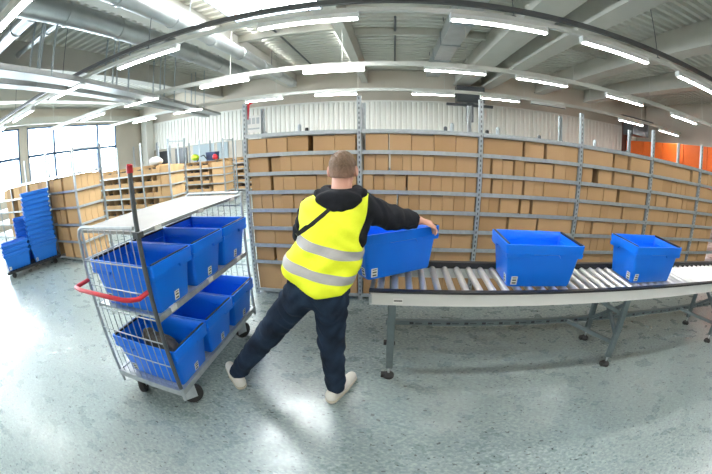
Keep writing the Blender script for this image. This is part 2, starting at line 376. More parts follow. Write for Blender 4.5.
# printed notice and red ribbon at the left end of the rack
a = MB(); a.box(-.13, .13, 0, .004, 0, .22); n_ = a.build('notice_sheet', 'sticker'); n_.location = (-1.70, 3.754, 1.90); tag(n_, 'white notice with a grey printed drawing at the left end of the long rack', 'notice')
a = MB()
for q in range(3): a.box(-.09 + q * .06, -.05 + q * .06, -.002, 0, .11, .19)
a.box(-.09, .07, -.002, 0, .04, .06); a.build('printed_drawing', 'galv', n_)
a = MB(); a.bar((-1.545, 3.26, 2.19), (-1.56, 3.26, 2.02), .03, .003, up=(0, 1, 0)); a.bar((-1.545, 3.262, 2.19), (-1.50, 3.262, 2.21), .03, .003, up=(0, 1, 0)); tag(a.build('ribbon', 'red'), 'red ribbon tied to the top of the leftmost rack post', 'ribbon')
# service drop with dark boxes by the back wall, near the fourth rack post
t = thing('service_cabinet', 'dark electrical boxes hung below the roof behind the rack', 'electrical cabinet', (3.55, 14.6, 3.5))
a = MB(); a.box(-.65, .65, -.25, .25, .35, 1.1); a.build('cabinet_body', 'galv_dark', t, bevel=.01)
a = MB(); a.box(-1.1, 1.1, -.08, .08, .18, .3); a.build('cross_rail', 'galv_dark', t)
a = MB(); a.box(-.15, .15, -.1, .1, -.55, .35); a.build('riser', 'galv_dark', t)
t = thing('service_cabinet', 'dark electrical boxes hung by the orange partition', 'electrical cabinet', (12.4, 13.2, 3.3))
a = MB(); a.box(-.7, .5, -.4, .4, 0, .75); a.build('cabinet_body', 'galv_dark', t, bevel=.01)
a = MB(); a.box(-1.2, 1.2, -.1, .1, .75, .9); a.build('cross_rail', 'galv_dark', t)

# ------------------------------------------------------------------ main rack
RX = [-1.57, -.33, .90, 2.12, 3.34, 4.54, 5.76]
RZ = [.063, .418, .618, .818, 1.018, 1.218, 1.418, 1.622, 1.832]
RY0, RY1, RH = 3.2, 3.72, 2.19
rack = thing('storage_rack', 'long zinc boltless rack full of brown boxes behind the conveyor', 'storage rack', (RX[0], RY0, 0))
def post_mesh(h, holes=True):
    a = MB(); a.box(-.02, .02, 0, .004, 0, h); a.box(-.022, -.018, 0, .035, 0, h); a.box(.018, .022, 0, .035, 0, h)
    z = .05
    while holes and z < h - .03: a.box(-.006, .006, -.0015, .001, z, z + .025, 1); z += .05
    a.box(-.03, .03, -.01, .045, 0, .008)
    return a.mesh('post', ['galv', 'galv_dark'])
PM = post_mesh(RH)
for x in RX:
    link('post', PM, rack, loc=(x - RX[0], 0, 0)); o = link('post', PM, rack, loc=(x - RX[0], RY1 - RY0 + .03, 0)); o.rotation_euler = (0, 0, PI)
for b in range(len(RX) - 1):
    x0, x1 = RX[b] - RX[0] + .024, RX[b + 1] - RX[0] - .024
    for lv, z in enumerate(RZ):
        a = MB(); a.box(x0, x1, .002, RY1 - RY0, z - .002, z + .004)
        a.box(x0, x1, -.004, .004, z - .026, z + .014); a.box(x0, x1, .004, .012, z - .026, z - .02); a.box(x0, x1, RY1 - RY0 - .004, RY1 - RY0, z - .026, z + .014)
        a.build('shelf', 'galv', rack)
    if b in (0, 3):
        a = MB(); a.bar((x0, .54, 1.9), (x1, .54, .4), .02, .004, up=(0, 1, 0)); a.bar((x1, .546, 1.9), (x0, .546, .4), .02, .004, up=(0, 1, 0)); a.build('cross_brace', 'galv', rack)
# brown boxes: x spans per (bay, row counted from the top)
G = 'G'
ROWS = {
(0,1):[-1.54,-1.32,-1.09,-.86,G,-.81,-.58,-.37],(0,2):[-1.54,-1.31,G,-1.28,-1.17,-1.05,-.81,-.7,-.58,-.47,-.36],(0,3):[-1.53,-1.42,-1.29,G,-1.26,-1.14,-1.01,-.78,-.67,-.55,-.47,-.36],
(0,4):[-1.53,-1.41,-1.28,-1.17,-1.04,-.91,-.79,-.67,-.56,-.44,-.36],(0,5):[-1.54,-1.31,-1.07,-.88,-.76,-.64,-.52,-.36],(0,6):[-1.54,-1.28,-1.03,-.8,-.56,-.36],
(0,7):[-1.54,-1.31,G,-1.28,-1.04,-.79,-.57,-.36],(0,8):[-1.54,-1.25,-.93,-.61,-.36],
(1,1):[-.27,-.04,-.03,.19,.42,.64,.87],(1,2):[-.29,-.17,-.04,G,-.02,.1,.19,.31,.42,.65,.87],(1,3):[-.30,-.19,-.08,.03,.14,G,.155,.27,.39,.5,.62,.75,.87],
(1,4):[-.30,-.19,-.07,.05,.065,.17,.28,.4,.52,.64,.76,.87],(1,5):[-.30,-.17,-.05,.06,.17,.29,.4,.53,.65,.87],(1,6):[-.30,-.05,.2,.44,.64,.87],
(1,7):[-.30,.07,.47,.87],(1,8):[-.30,0,.32,.58,.87],
(2,1):[.93,1.38,G,1.405,1.64,G,1.67,1.9,2.09],(2,2):[.93,1.02,G,1.04,1.15,1.27,1.29,1.4,1.415,1.53,1.76,G,1.78,1.93,2.09],(2,3):[.93,1.03,G,1.05,1.16,1.28,1.4,G,1.42,1.53,1.66,1.99,2.09],
(2,4):[.93,1.02,1.14,G,1.155,1.37,G,1.4,1.51,G,1.54,1.87,2.0,2.09],(2,5):[.93,1.25,G,1.27,1.61,G,1.63,2.09],(2,6):[.93,1.11,1.44,1.79,2.09],(2,7):[.93,1.26,1.68,2.09],(2,8):[.94,1.28,1.68,2.09],
(3,1):[2.16,2.62,G,2.66,2.89,G,2.93,3.30],(3,2):[2.16,2.32,G,2.42,2.64,G,2.67,2.99,G,3.03,3.30],(3,3):[2.16,2.27,2.52,2.74,G,2.79,3.0,3.30],
(3,4):[2.15,2.37,2.5,2.63,2.87,G,2.9,3.30],(3,5):[2.16,2.28,2.38,G,2.41,2.61,2.75,2.97,G,3.0,3.17,3.30],(3,6):[2.16,2.3,2.42,2.53,2.64,2.78,2.99,3.13,3.30],(3,7):[2.16,2.63,2.98,3.30],(3,8):[2.16,2.63,3.03,3.30],
(4,1):[3.38,4.28,G,4.33,4.50]}
for b in (4, 5):
    for r in range(1, 9):
        if (b, r) in ROWS: continue
        x = RX[b] + .04; l = [x]; xe = RX[b + 1] if b == 4 else 5.2
        while x < xe - .16:
            x += random.choice((.115, .115, .23, .23, .345)) if r < 7 else random.choice((.3, .4)); x = min(x, xe - .04); l.append(x)
            if random.random() < .25 and x < RX[b + 1] - .3: x += .03; l += [G, x]
        if l[-1] is not G and l[-1] < xe - .1: l.append(xe - .04)
        ROWS[(b, r)] = l
BAYN = ['bay behind the worker', 'bay behind the held crate', 'bay behind the mid conveyor crate', 'bay behind the farther crate', 'bay beyond the farther crate', 'bay at the right edge']
ROWN = ['', 'top shelf', 'second shelf', 'third shelf', 'fourth shelf', 'fifth shelf', 'sixth shelf', 'seventh shelf', 'lowest shelf']
boxcache = {}
def carton_mesh(w_, d, h, m_):
    key = (round(w_, 3), round(d, 3), round(h, 3), m_)
    if key not in boxcache:
        a = MB(); g_ = .003; e = .004
        # body with slightly rounded vertical corners, a sunk top seam between flaps
        a.loft([rrect(w_ - g_, d, e, 0, 1), rrect(w_ - g_, d, e, h - .003, 1), rrect(w_ - g_ - .006, d - .006, e, h, 1)])
        a.box(-.002, .002, -d / 2 + .004, d / 2 - .004, h, h + .001, 1)
        boxcache[key] = a.mesh('cardboard_box', [m_, 'cardboard2'])
    return boxcache[key]
for (b, r), l in sorted(ROWS.items()):
    z0 = RZ[8 - r] + .0045; H_ = RZ[9 - r] - .026 - z0 - .004; n = 0; i_ = 0
    while i_ < len(l) - 1:
        if l[i_] is G or l[i_ + 1] is G: i_ += 1; continue
        x0, x1 = l[i_], l[i_ + 1]; i_ += 1
        if x1 - x0 < .04: continue
        h = H_ - random.choice((0, 0, .003, .01)); d = .44; n += 1
        o = link('cardboard_box', carton_mesh(x1 - x0, d, h, 'cardboard' if (n * 7 + r * 3 + b) % 4 else 'cardboard2'))
        o.location = ((x0 + x1) / 2, RY0 + .013 + d / 2 + random.uniform(0, .02), z0)
        tag(o, 'brown box, %s from left, %s, %s' % (nth(n - 1), ROWN[r], BAYN[b]), 'box', 'brown cardboard boxes on the long rack')
# odds and ends on the top of the rack
for x, h, m_, nm, lb in ((-.98, .09, 'galv', 'spray_can', 'small grey can standing on the rack top behind the worker'), (-.9, .05, 'black', 'tape_roll', 'small dark tape roll lying on the rack top, left of the middle'), (.55, .06, 'galv_dark', 'tape_roll', 'small dark roll on the rack top above the held crate'), (.62, .1, 'galv', 'spray_can', 'small grey can on the rack top above the held crate'),
                         (1.0, .05, 'black', 'tape_roll', 'small dark roll on the rack top over the mid conveyor crate'), (1.12, .09, 'galv', 'spray_can', 'small grey can on the rack top over the mid conveyor crate'), (1.62, .05, 'galv_dark', 'tape_roll', 'small flat roll on the rack top, alone over the bay'), (2.4, .09, 'galv', 'spray_can', 'small grey can on the rack top toward the right')):
    a = MB(); a.tube([(0, 0, 0), (0, 0, h * .8), (0, 0, h)], [.02, .02, .012], 12)
    o = a.build(nm, m_, smooth=True); o.location = (x, 3.33, RZ[8] + .006); tag(o, lb, 'can' if 'can' in nm else 'tape')

# ------------------------------------------------------------------ blue crates
def crate_parts(m_='blue', simple=False):
    a = MB(); CL = .268 if simple else .252
    a.loft([rrect(.51, .31, .02, 0), rrect(.52, .32, .022, .012), rrect(.584, .366, .025, CL - .007), rrect(.622, .396, .02, CL), rrect(.63, .405, .02, .305), rrect(.63, .405, .02, .32),
            rrect(.606, .381, .018, .32), rrect(.588, .363, .022, .30), rrect(.576, .356, .022, .25), rrect(.505, .305, .02, .01)])
    for sy in (() if simple else (-1, 1)):      # deeper skirt near the corners
        for sx in (-1, 1):
            a.add([(sx * .309, sy * .199, .256), (sx * .1, sy * .199, .256), (sx * .12, sy * .194, .226), (sx * .306, sy * .194, .226),
                   (sx * .285, sy * .176, .256), (sx * .1, sy * .176, .256), (sx * .12, sy * .176, .226), (sx * .285, sy * .176, .226)],
                  [(0, 1, 2, 3), (7, 6, 5, 4), (0, 4, 5, 1), (1, 5, 6, 2), (2, 6, 7, 3), (3, 7, 4, 0)])
    for sx in (() if simple else (-1, 1)):
        for sy in (-1, 1):
            a.add([(sx * .311, sy * .197, .256), (sx * .311, sy * .06, .256), (sx * .306, sy * .075, .226), (sx * .306, sy * .194, .226),
                   (sx * .285, sy * .197, .256), (sx * .285, sy * .06, .256), (sx * .285, sy * .075, .226), (sx * .285, sy * .194, .226)],
                  [(0, 1, 2, 3), (7, 6, 5, 4), (0, 4, 5, 1), (1, 5, 6, 2), (2, 6, 7, 3), (3, 7, 4, 0)])
    body = a.mesh('crate_body', m_, smooth=True)
    if simple: return body
    st = []
    for sx in (-1, 1):
        a = MB(); a.box(sx * .296 - .007, sx * .296 + .007, -.183, .183, .31, .325); st.append(a.mesh('rim_shade', 'black'))  # black strip stands in for the shadow in the rim groove
    def stick(cx, cy, nrm):                     # paper label with printed bars, lying on the tapered wall
        a = MB(); w_, h_, z0 = .048, .064, .016
        tz = .058 / 2 / .245                   # wall slope
        def P(u, z, o_):
            if nrm == 'y': return (cx + u, -(.1555 + z * .10 + o_) if cy < 0 else (.1555 + z * .10 + o_), z)
            return ((.2555 + z * .138 + o_) * cx, cy + u, z)
        def quad(u0, u1, za, zb, o_, mi): 
            v = [P(u0, za, o_), P(u1, za, o_), P(u1, zb, o_), P(u0, zb, o_), P(u0, za, o_ - .0015), P(u1, za, o_ - .0015), P(u1, zb, o_ - .0015), P(u0, zb, o_ - .0015)]
            a.add(v, [(0, 1, 2, 3), (7, 6, 5, 4), (0, 4, 5, 1), (1, 5, 6, 2), (2, 6, 7, 3), (3, 7, 4, 0)], mi)
        quad(0, w_, z0, z0 + h_, .0035, 0)
        for k_, (q0, q1) in enumerate(((.008, .018), (.030, .040), (.050, .056))): quad(.010, w_ - .008, z0 + q0, z0 + q1, .0042, 1)
        return a.mesh('label_sticker', ['sticker', 'ink'])
    return body, st, [stick(-.235, -1, 'y'), stick(-1, -.13, 'x'), stick(1, .0, 'x')]
CB, CST, CSK = crate_parts()
def crate(label, loc, rot, group=None, cat='crate'):
    t = thing('blue_crate', label, cat, loc, 0, group, rot)
    link('crate_body', CB, t)
    for m_ in CST: link('rim_shade', m_, t)
    for m_ in CSK: link('label_sticker', m_, t)
    return t

# ------------------------------------------------------------------ conveyor
CY, CX0 = 1.885, -.125
CA = math.radians(-.6)
conv = thing('roller_conveyor', 'roller conveyor with white side profile carrying blue crates', 'conveyor', (CX0, CY, 0), CA)
LEN, WID, ZT = 6.2, .5, .757
a = MB(); a.box(0, LEN, -.012, .02, ZT - .10, ZT - .012); a.box(0, LEN, -.016, -.012, ZT - .10, ZT - .094); a.box(0, LEN, -.016, -.012, ZT - .024, ZT - .018); a.build('side_profile', 'white_metal', conv, bevel=.002)
a = MB(); a.box(0, LEN, WID - .02, WID + .012, ZT - .105, ZT - .022); a.build('side_profile', 'white_metal', conv)
a = MB(); a.box(-.01, LEN, -.018, .022, ZT - .012, ZT + .005); a.build('guard_rail', 'black', conv, bevel=.003)
a = MB(); a.box(-.01, LEN, WID - .026, WID + .018, ZT - .022, ZT + .03); a.build('guard_rail', 'black', conv, bevel=.003)
a = MB(); a.box(-.01, .01, -.012, WID + .012, ZT - .105, ZT - .025); a.build('end_plate', 'galv', conv)
rm = MB(); rm.tube([(0, .022, 0), (0, WID - .022, 0)], .025, 14); rm = rm.mesh('roller', 'roller', smooth=True)
x = .06
while x < LEN - .04: link('roller', rm, conv, loc=(x, 0, ZT - .028)); x += .0985
# printed type label on the side profile
a = MB(); a.box(.15, .215, -.0135, -.0125, ZT - .085, ZT - .05); a.box(.155, .21, -.0142, -.013, ZT - .072, ZT - .062, 1); a.build('label_sticker', ['sticker', 'ink'], conv)
a = MB(); a.box(0.1, LEN, WID - .03, WID + .005, .205, .25)
q = .3
while q < LEN: a.box(q, q + .035, WID - .032, WID - .029, .218, .238, 1); a.box(q + .05, q + .11, WID - .0315, WID - .029, .225, .231, 1); q += .16
a.build('lower_rail', ['legsteel', 'black'], conv)
for lx in (.145, 2.10, 3.85, 5.6):
    for y_ in (.03, WID - .03):
        a = MB(); a.box(lx - .027, lx + .027, y_ - .02, y_ + .02, .09, ZT - .1); lg = a.build('leg', 'legsteel', conv, bevel=.005)
        a = MB(); a.tube([(lx, y_, .03), (lx, y_, .1)], .009, 8); a.build('leg_screw', 'galv_light', lg, smooth=True)
        a = MB(); a.tube([(lx, y_, .0), (lx, y_, .02), (lx, y_, .04)], [.042, .042, .018], 14); a.box(lx - .06, lx - .02, y_ - .02, y_ + .02, 0, .03); a.build('foot', 'rubber', lg, smooth=True)
    a = MB(); a.bar((lx, .03, .6), (lx, WID - .03, .235), .03, .03); a.bar((lx, .03, .30), (lx, WID - .03, .62), .03, .03); a.build('cross_brace', 'legsteel', conv)
    if lx > 1:
        a = MB(); a.bar((lx - .32, .10, .64), (lx, .06, .50), .03, .03); a.build('side_brace', 'legsteel', conv)
        a = MB(); a.bar((lx - .3, WID - .06, .24), (lx + .01, .06, .22), .03, .03); a.build('side_brace', 'legsteel', conv)
def on_conv(x, y): # world point on the conveyor top from the conveyor's own x, y
    c_, s_ = math.cos(CA), math.sin(CA); return (CX0 + x * c_ - y * s_, CY + x * s_ + y * c_, ZT - .003 + .001)
crate('empty blue crate on the conveyor, the nearer one beside the worker', on_conv(1.215, .25), (0, 0, math.radians(-2)), 'blue crates on the conveyor')
crate('empty blue crate on the conveyor, the farther one near the right edge', on_conv(2.41, .26), (0, 0, math.radians(-1)), 'blue crates on the conveyor')

# crate held by the worker
def frame(origin, ux, up):
    ux = Vector(ux).normalized(); uz = Vector(up); uy = uz.cross(ux).normalized(); uz = ux.cross(uy)
    m_ = Matrix((ux, uy, uz)).transposed().to_4x4(); m_.translation = Vector(origin); return m_
HC = Vector((-.012, 2.225, .785)); ux = Vector((.85, .527, .0)).normalized()
uy = Vector((0, 0, 1)).cross(ux).normalized(); uz = (ux.cross(uy) + uy * .05).normalized()
HM = frame(HC, ux, uz)
hc = crate('blue crate held tilted by the worker over the conveyor end', HC, HM.to_euler())

# ------------------------------------------------------------------ cage trolley
TH = math.radians(-1.2); TL, TW = 1.26, .638; ZB, ZM, ZT2 = .2, .775, 1.293
nf = Vector((-1.313, 1.233, 0)); ex = Vector((math.cos(TH), math.sin(TH), 0)); ey = Vector((-math.sin(TH), math.cos(TH), 0))
cc = nf - ex * TW / 2 + ey * TL / 2
cart = thing('cage_trolley', 'zinc wire cage trolley loaded with two tiers of blue crates', 'trolley', cc, TH)
hx, hy = TW / 2, TL / 2
a = MB(); a.box(-hx + .01, hx - .01, -hy + .01, hy - .01, ZB - .012, ZB + .012); pl = a.build('base_deck', 'galv_light', cart)
a = MB()
for s_ in (-1, 1): a.bar((s_ * hx, -hy, ZB), (s_ * hx, hy, ZB), .03, .045); a.bar((-hx, s_ * hy, ZB), (hx, s_ * hy, ZB), .03, .045)
a.build('base_frame', 'galv', cart)
def shelf_part(name, z, m_):
    a = MB(); a.box(-hx + .02, hx - .005, -hy + .02, hy - .02, z - .012, z + .006); s_ = a.build(name, m_, cart)
    th_ = .03 if z < 1 else .006; a = MB(); a.box(hx - .012, hx + .004, -hy + .02, hy - .02, z - th_, z + .008); a.box(-hx + .004, -hx + .02, -hy + .02, hy - .02, z - th_, z + .008); a.build('shelf_edge', 'galv', s_)
    for q in (-.42, 0, .42): a = MB(); a.box(hx - .02, hx + .008, q * 1.1 - .03, q * 1.1 + .03, z - .02, z + .012); a.build('clip', 'sticker', s_)
shelf_part('middle_shelf', ZM, 'galv_light'); shelf_part('top_shelf', ZT2, 'shelfboard')
def end_frame(sy):
    y = sy * hy; zt = ZT2 + (.03 if sy < 0 else .02); r = .012
    fr = MB(); pts = [(-hx, y, .11)]
    pts += [(-hx, y, zt - .06), (-hx + .02, y, zt - .02), (-hx + .06, y, zt), (hx - .03, y, zt)]
    fr.tube(pts, r, 8); fr.tube([(hx, y, .13), (hx, y, zt + (0 if sy < 0 else .01))], r, 8)
    fr.build('end_frame', 'galv_light' if sy > 0 else 'galv', cart, smooth=True)
    wr = MB()
    for q in range(1, 10): xx = -hx + TW * q / 10; wr.tube([(xx, y, ZB), (xx, y, zt)], .0032, 5)
    zs = [.42, .60, .765, .93, 1.1] if sy < 0 else [.35, .5, .65, .9, 1.05, 1.2]
    for z in zs: wr.tube([(-hx, y - .004, z), (hx, y - .004, z)], .0045, 5)
    wr.build('wire_mesh', 'zinc', cart)
end_frame(-1); end_frame(1)
# back side cross wires, front tie rods
a = MB()
for z in (1.1,): a.tube([(-hx, -hy, z), (-hx, hy, z)], .005, 6)
a.build('tie_rod', 'zinc', cart)
a = MB(); a.tube([(hx + .012, -hy - .01, ZB + .05), (hx + .012, -hy - .01, 1.62)], .0145, 10); sp = a.build('tall_post', 'galv_dark', cart, smooth=True)
a = MB(); a.tube([(hx + .012, -hy - .01, 1.62), (hx + .012, -hy - .01, 1.66), (hx + .012, -hy - .01, 1.668)], [.019, .019, .012], 12); a.build('post_cap', 'red', sp, smooth=True)
a = MB(); a.box(hx - .01, hx + .035, -hy - .035, -hy + .015, 1.275, 1.31); a.build('clamp', 'galv_dark', sp, bevel=.003)
hd = MB(); zh = .95
hp = [(-hx, -hy, zh + .01), (-hx - .02, -hy - .08, zh), (-hx - .01, -hy - .12, zh), (-hx + .07, -hy - .135, zh), (hx - .10, -hy - .135, zh), (hx - .05, -hy - .12, zh), (hx - .01, -hy - .09, zh), (hx, -hy - .01, zh + .01)]
hd.tube(hp, .015, 10); hd.build('push_handle', 'red', cart, smooth=True)
for x_, y_, ang in ((hx - .05, -hy + .10, -.7), (-hx + .12, -hy + .10, -2.6), (hx - .06, hy - .25, -.5), (-hx + .07, hy - .2, .3)):
    R_ = Matrix.Translation((x_, y_, 0)) @ Matrix.Rotation(ang, 4, 'Z')
    k_ = MB(); k_.box(-.04, .04, -.05, .05, .165, .188, 0, R_); k_.box(-.03, -.025, -.03, .06, .06, .17, 0, R_); k_.box(.025, .03, -.03, .06, .06, .17, 0, R_)
    ca = k_.build('caster', 'galv_light', cart, bevel=.002)
    k_ = MB(); rg = [[R_ @ Vector((xx, (.035) + rr * math.cos(2 * PI * q / 20), .078 + rr * math.sin(2 * PI * q / 20))) for q in range(20)] for xx, rr in ((-.021, .06), (-.021, .072), (-.013, .078), (.013, .078), (.021, .072), (.021, .06))]
    k_.loft(rg); k_.build('wheel', 'rubber', ca, smooth=True)
def cart_pt(x, y, z): return cc + ex * x + ey * y + Vector((0, 0, z))
POSN = ['nearest the red handle', 'in the middle', 'at the far end']
for tier, z, nm in ((0, ZB + .0135, 'bottom deck'), (1, ZM + .0075, 'middle shelf')):
    for q in range(3):
        yy = -.418 + .4135 * q
        crate('blue crate on the trolley %s, %s' % (nm, POSN[q]), cart_pt(.05, yy, z + .001), (0, 0, TH), 'blue crates on the cage trolley')

# ------------------------------------------------------------------ signed distance modelling for soft shapes
def sdf_mesh(name, prims, res, k=.02, cut=None, noise=0, mats='skin', smooth_it=2, wrinkle=None):
    P = []
    for p in prims:
        if p[0] == 'c': _, a, b, ra, rb = p; P.append((np.minimum(a, b) - max(ra, rb), np.maximum(a, b) + max(ra, rb)))
        else: R = max(p[2]); P.append((np.array(p[1]) - R, np.array(p[1]) + R))
    lo = np.min([q[0] for q in P], 0) - .03; hi = np.max([q[1] for q in P], 0) + .03
    n = np.ceil((hi - lo) / res).astype(int) + 1
    F = np.full(n, .2, np.float32)
    for p, (l, h) in zip(prims, P):
        i0 = np.maximum(((l - .05 - lo) / res).astype(int), 0); i1 = np.minimum(((h + .05 - lo) / res).astype(int) + 2, n)
        ax = [lo[d] + res * np.arange(i0[d], i1[d]) for d in range(3)]
        X, Y, Z = np.meshgrid(*ax, indexing='ij')
        if p[0] == 'c':
            a, b = np.array(p[1], float), np.array(p[2], float); ab = b - a; L2 = (ab @ ab) or 1e-9
            t = np.clip(((X - a[0]) * ab[0] + (Y - a[1]) * ab[1] + (Z - a[2]) * ab[2]) / L2, 0, 1)
            D = np.sqrt((X - a[0] - t * ab[0]) ** 2 + (Y - a[1] - t * ab[1]) ** 2 + (Z - a[2] - t * ab[2]) ** 2) - (p[3] + (p[4] - p[3]) * t)
        else:
            c_, r_, = np.array(p[1]), np.array(p[2]); R3 = np.array(p[3]) if len(p) > 3 and p[3] is not None else np.eye(3)
            Q = np.stack([X - c_[0], Y - c_[1], Z - c_[2]], -1) @ R3
            q0 = np.sqrt(((Q / r_) ** 2).sum(-1)); q1 = np.sqrt(((Q / r_ ** 2) ** 2).sum(-1)) + 1e-6; D = q0 * (q0 - 1) / q1
        sl = tuple(slice(i0[d], i1[d]) for d in range(3)); A = F[sl]
        hh = np.clip(.5 + .5 * (A - D) / k, 0, 1); F[sl] = A * (1 - hh) + D * hh - k * hh * (1 - hh)
    X, Y, Z = np.meshgrid(*[lo[d] + res * np.arange(n[d]) for d in range(3)], indexing='ij')
    if wrinkle is not None: F = F + wrinkle(X, Y, Z).astype(np.float32)
    if cut is not None: F = np.maximum(F, cut(X, Y, Z).astype(np.float32))
    F[0] = F[-1] = .1; F[:, 0] = F[:, -1] = .1; F[:, :, 0] = F[:, :, -1] = .1
    ins = F < 0
    # surface nets
    c = np.zeros(np.array(n) - 1, np.int8)
    for dx in (0, 1):
        for dy in (0, 1):
            for dz in (0, 1): c += ins[dx:n[0] - 1 + dx, dy:n[1] - 1 + dy, dz:n[2] - 1 + dz]
    act = (c > 0) & (c < 8); idx = -np.ones(act.shape, np.int64); cells = np.argwhere(act); idx[act] = np.arange(len(cells))
    acc = np.zeros((len(cells), 3)); cnt = np.zeros(len(cells))
    for d in range(3):
        o1, o2 = [e for e in range(3) if e != d]
        for u in (0, 1):
            for v in (0, 1):
                off = np.zeros(3, int); off[o1] = u; off[o2] = v; q = cells + off; q2 = q.copy(); q2[:, d] += 1
                fa = F[q[:, 0], q[:, 1], q[:, 2]]; fb = F[q2[:, 0], q2[:, 1], q2[:, 2]]; mk = (fa < 0) != (fb < 0)
                t = fa[mk] / (fa[mk] - fb[mk]); pt = q[mk].astype(float); pt[:, d] += t; acc[mk] += pt; cnt[mk] += 1
    V = lo + res * (acc / cnt[:, None]); faces = []
    for d in range(3):
        o1, o2 = [(1, 2), (2, 0), (0, 1)][d]
        s0 = [slice(0, -1)] * 3; s1 = [slice(0, -1)] * 3; s1[d] = slice(1, None)
        # edges along d
        A = ins[tuple(slice(0, n[e] - 1) if e == d else slice(1, n[e] - 1) for e in range(3))]; B = ins[tuple(slice(1, n[e]) if e == d else slice(1, n[e] - 1) for e in range(3))]
        ed = np.argwhere(A != B); fl_ = A[A != B]
        base = ed.copy(); base[:, o1] += 1; base[:, o2] += 1
        def ci(a_, b_):
            q = base.copy(); q[:, o1] -= a_; q[:, o2] -= b_; return idx[q[:, 0], q[:, 1], q[:, 2]]
        quad = np.stack([ci(0, 0), ci(1, 0), ci(1, 1), ci(0, 1)], 1)
        quad[~fl_] = quad[~fl_][:, ::-1]; faces.append(quad)
    Fc = np.concatenate(faces); Fc = Fc[(Fc >= 0).all(1)]
    for _ in range(smooth_it):
        sm = np.zeros_like(V); ct = np.zeros(len(V))
        for a_, b_ in ((0, 1), (1, 2), (2, 3), (3, 0)):
            np.add.at(sm, Fc[:, a_], V[Fc[:, b_]]); np.add.at(sm, Fc[:, b_], V[Fc[:, a_]]); np.add.at(ct, Fc[:, a_], 1); np.add.at(ct, Fc[:, b_], 1)
        V = .5 * V + .5 * sm / np.maximum(ct, 1)[:, None]
    me = bpy.data.meshes.new(name); me.from_pydata(V.tolist(), [], Fc.tolist()); me.materials.append(M[mats] if isinstance(mats, str) else mats)
    me.polygons.foreach_set('use_smooth', [True] * len(me.polygons)); me.update(); return me
def C(a, b, ra, rb): return ('c', np.array(a, float), np.array(b, float), ra, rb)
def E(c, r, R=None): return ('e', c, r, R)

# ------------------------------------------------------------------ the worker
person = thing('person', 'person in yellow reflective vest, dark hoodie and jeans lifting a blue crate', 'person', (-.6, 1.66, 0))
OFF = Vector((.6, -1.66, 0))
def lean(z): return .13 * min(max((z - .85) / .5, 0), 1)     # how far the trunk leans forward at a height
def leaned(me):
    for v in me.vertices: v.co.y += lean(v.co.z)
    return me
def pp(name, me, parent=person):
    o = link(name, me, parent)
    o.location = OFF if parent is person else (0, 0, 0); return o
head = np.array((-.293, 1.745, 1.535)); neck0 = (-.300, 1.695, 1.38)
shL, shR = (-.478, 1.70, 1.300), (-.170, 1.715, 1.315)
elL = (-.575, 1.87, 1.12)
rimR = HM @ Vector((.287, -.02, .318)); rimL = HM @ Vector((-.287, .03, .30))
def prelean(p): return (p[0], p[1] - lean(p[2]), p[2])
wrR = prelean((.185, 2.13, 1.172)); wrL = prelean(tuple(rimL + Vector((-.075, -.075, .02))))
elR = prelean((.0, 1.98, 1.222))
hipR, hipL = (-.345, 1.66, .84), (-.50, 1.66, .85); knR, knL = (-.362, 1.69, .46), (-.80, 1.71, .47); anR, anL = (-.340, 1.65, .10), (-1.085, 1.655, .10)
toR, heR = (-.262, 1.83, .03), (-.365, 1.605, .035); toL, heL = (-1.23, 1.775, .03), (-1.065, 1.61, .035)
def arm(prims, sh, el, wr, add=0): prims += [C(sh, el, .052 + add, .043 + add), C(el, wr, .043 + add, .031 + add)]
def hand(wr, out, down, side, grip, prims):
    """palm and five fingers; out = towards the fingertips, down = palm side, side = towards the little finger"""
    out, down, side = Vector(out).normalized(), Vector(down).normalized(), Vector(side).normalized(); w_ = Vector(wr)
    kn = w_ + out * .085
    for s_ in (-.028, -.009, .010, .028): prims.append(C(w_ + side * s_ * .6, kn + side * s_, .020, .0145))
    for s_, l_ in zip((-.030, -.010, .011, .031), (.040, .045, .042, .033)):
        a_ = kn + side * s_; b_ = a_ + out * l_ * .85 + down * l_ * (.2 + grip * .3); c_ = b_ + out * l_ * .35 + down * l_ * .75; d_ = c_ + down * l_ * .55 - out * l_ * .18
        prims += [C(a_, b_, .0098, .0092), C(b_, c_, .0092, .0085), C(c_, d_, .0085, .0075)]
    t0 = w_ + out * .03 - side * .022; t1 = t0 + out * .032 - side * .030 + down * .012; t2 = t1 + out * .03 - side * .004 + down * .018
    prims += [C(t0, t1, .015, .0115), C(t1, t2, .0115, .0095)]
bd = []
bd += [C(np.array(neck0) + (0, 0, -.06), head + (0, -.02, -.05), .064, .060)]
bd += [E(head + (0, 0, .02), (.076, .094, .088)), E(head + (0, .03, -.05), (.060, .070, .068)), E(head + (0, .085, -.015), (.013, .022, .018)), E(head + (0, .072, .02), (.045, .02, .012)),
       E(head + (0, .062, -.085), (.032, .030, .022)), E(head + (0, .086, -.055), (.022, .010, .007))]
for s_ in (-1, 1): bd += [E(head + (s_ * .083, -.006, -.014), (.012, .020, .034)), E(head + (s_ * .074, .004, -.028), (.010, .012, .014))]
bd += [E((-.315, 1.70, 1.22), (.16, .10, .19)), E((-.38, 1.67, 1.0), (.15, .10, .17)), E((-.42, 1.66, .87), (.155, .105, .12)), C(shL, shR, .06, .06)]
arm(bd, shL, elL, wrL); arm(bd, shR, elR, wrR)
hdir = Vector((.345, 2.23, 0)) - Vector((.185, 2.13, 0)); hdir.z = 0
hand(wrR, (hdir.x * 1.0, hdir.y, -.045), (.15, .1, -1), Vector((0, 0, 1)).cross(hdir), 1, bd)
hand(wrL, ux * .55 + uy * .3, (.5, 0, -.8), uy * -1, 1, bd)
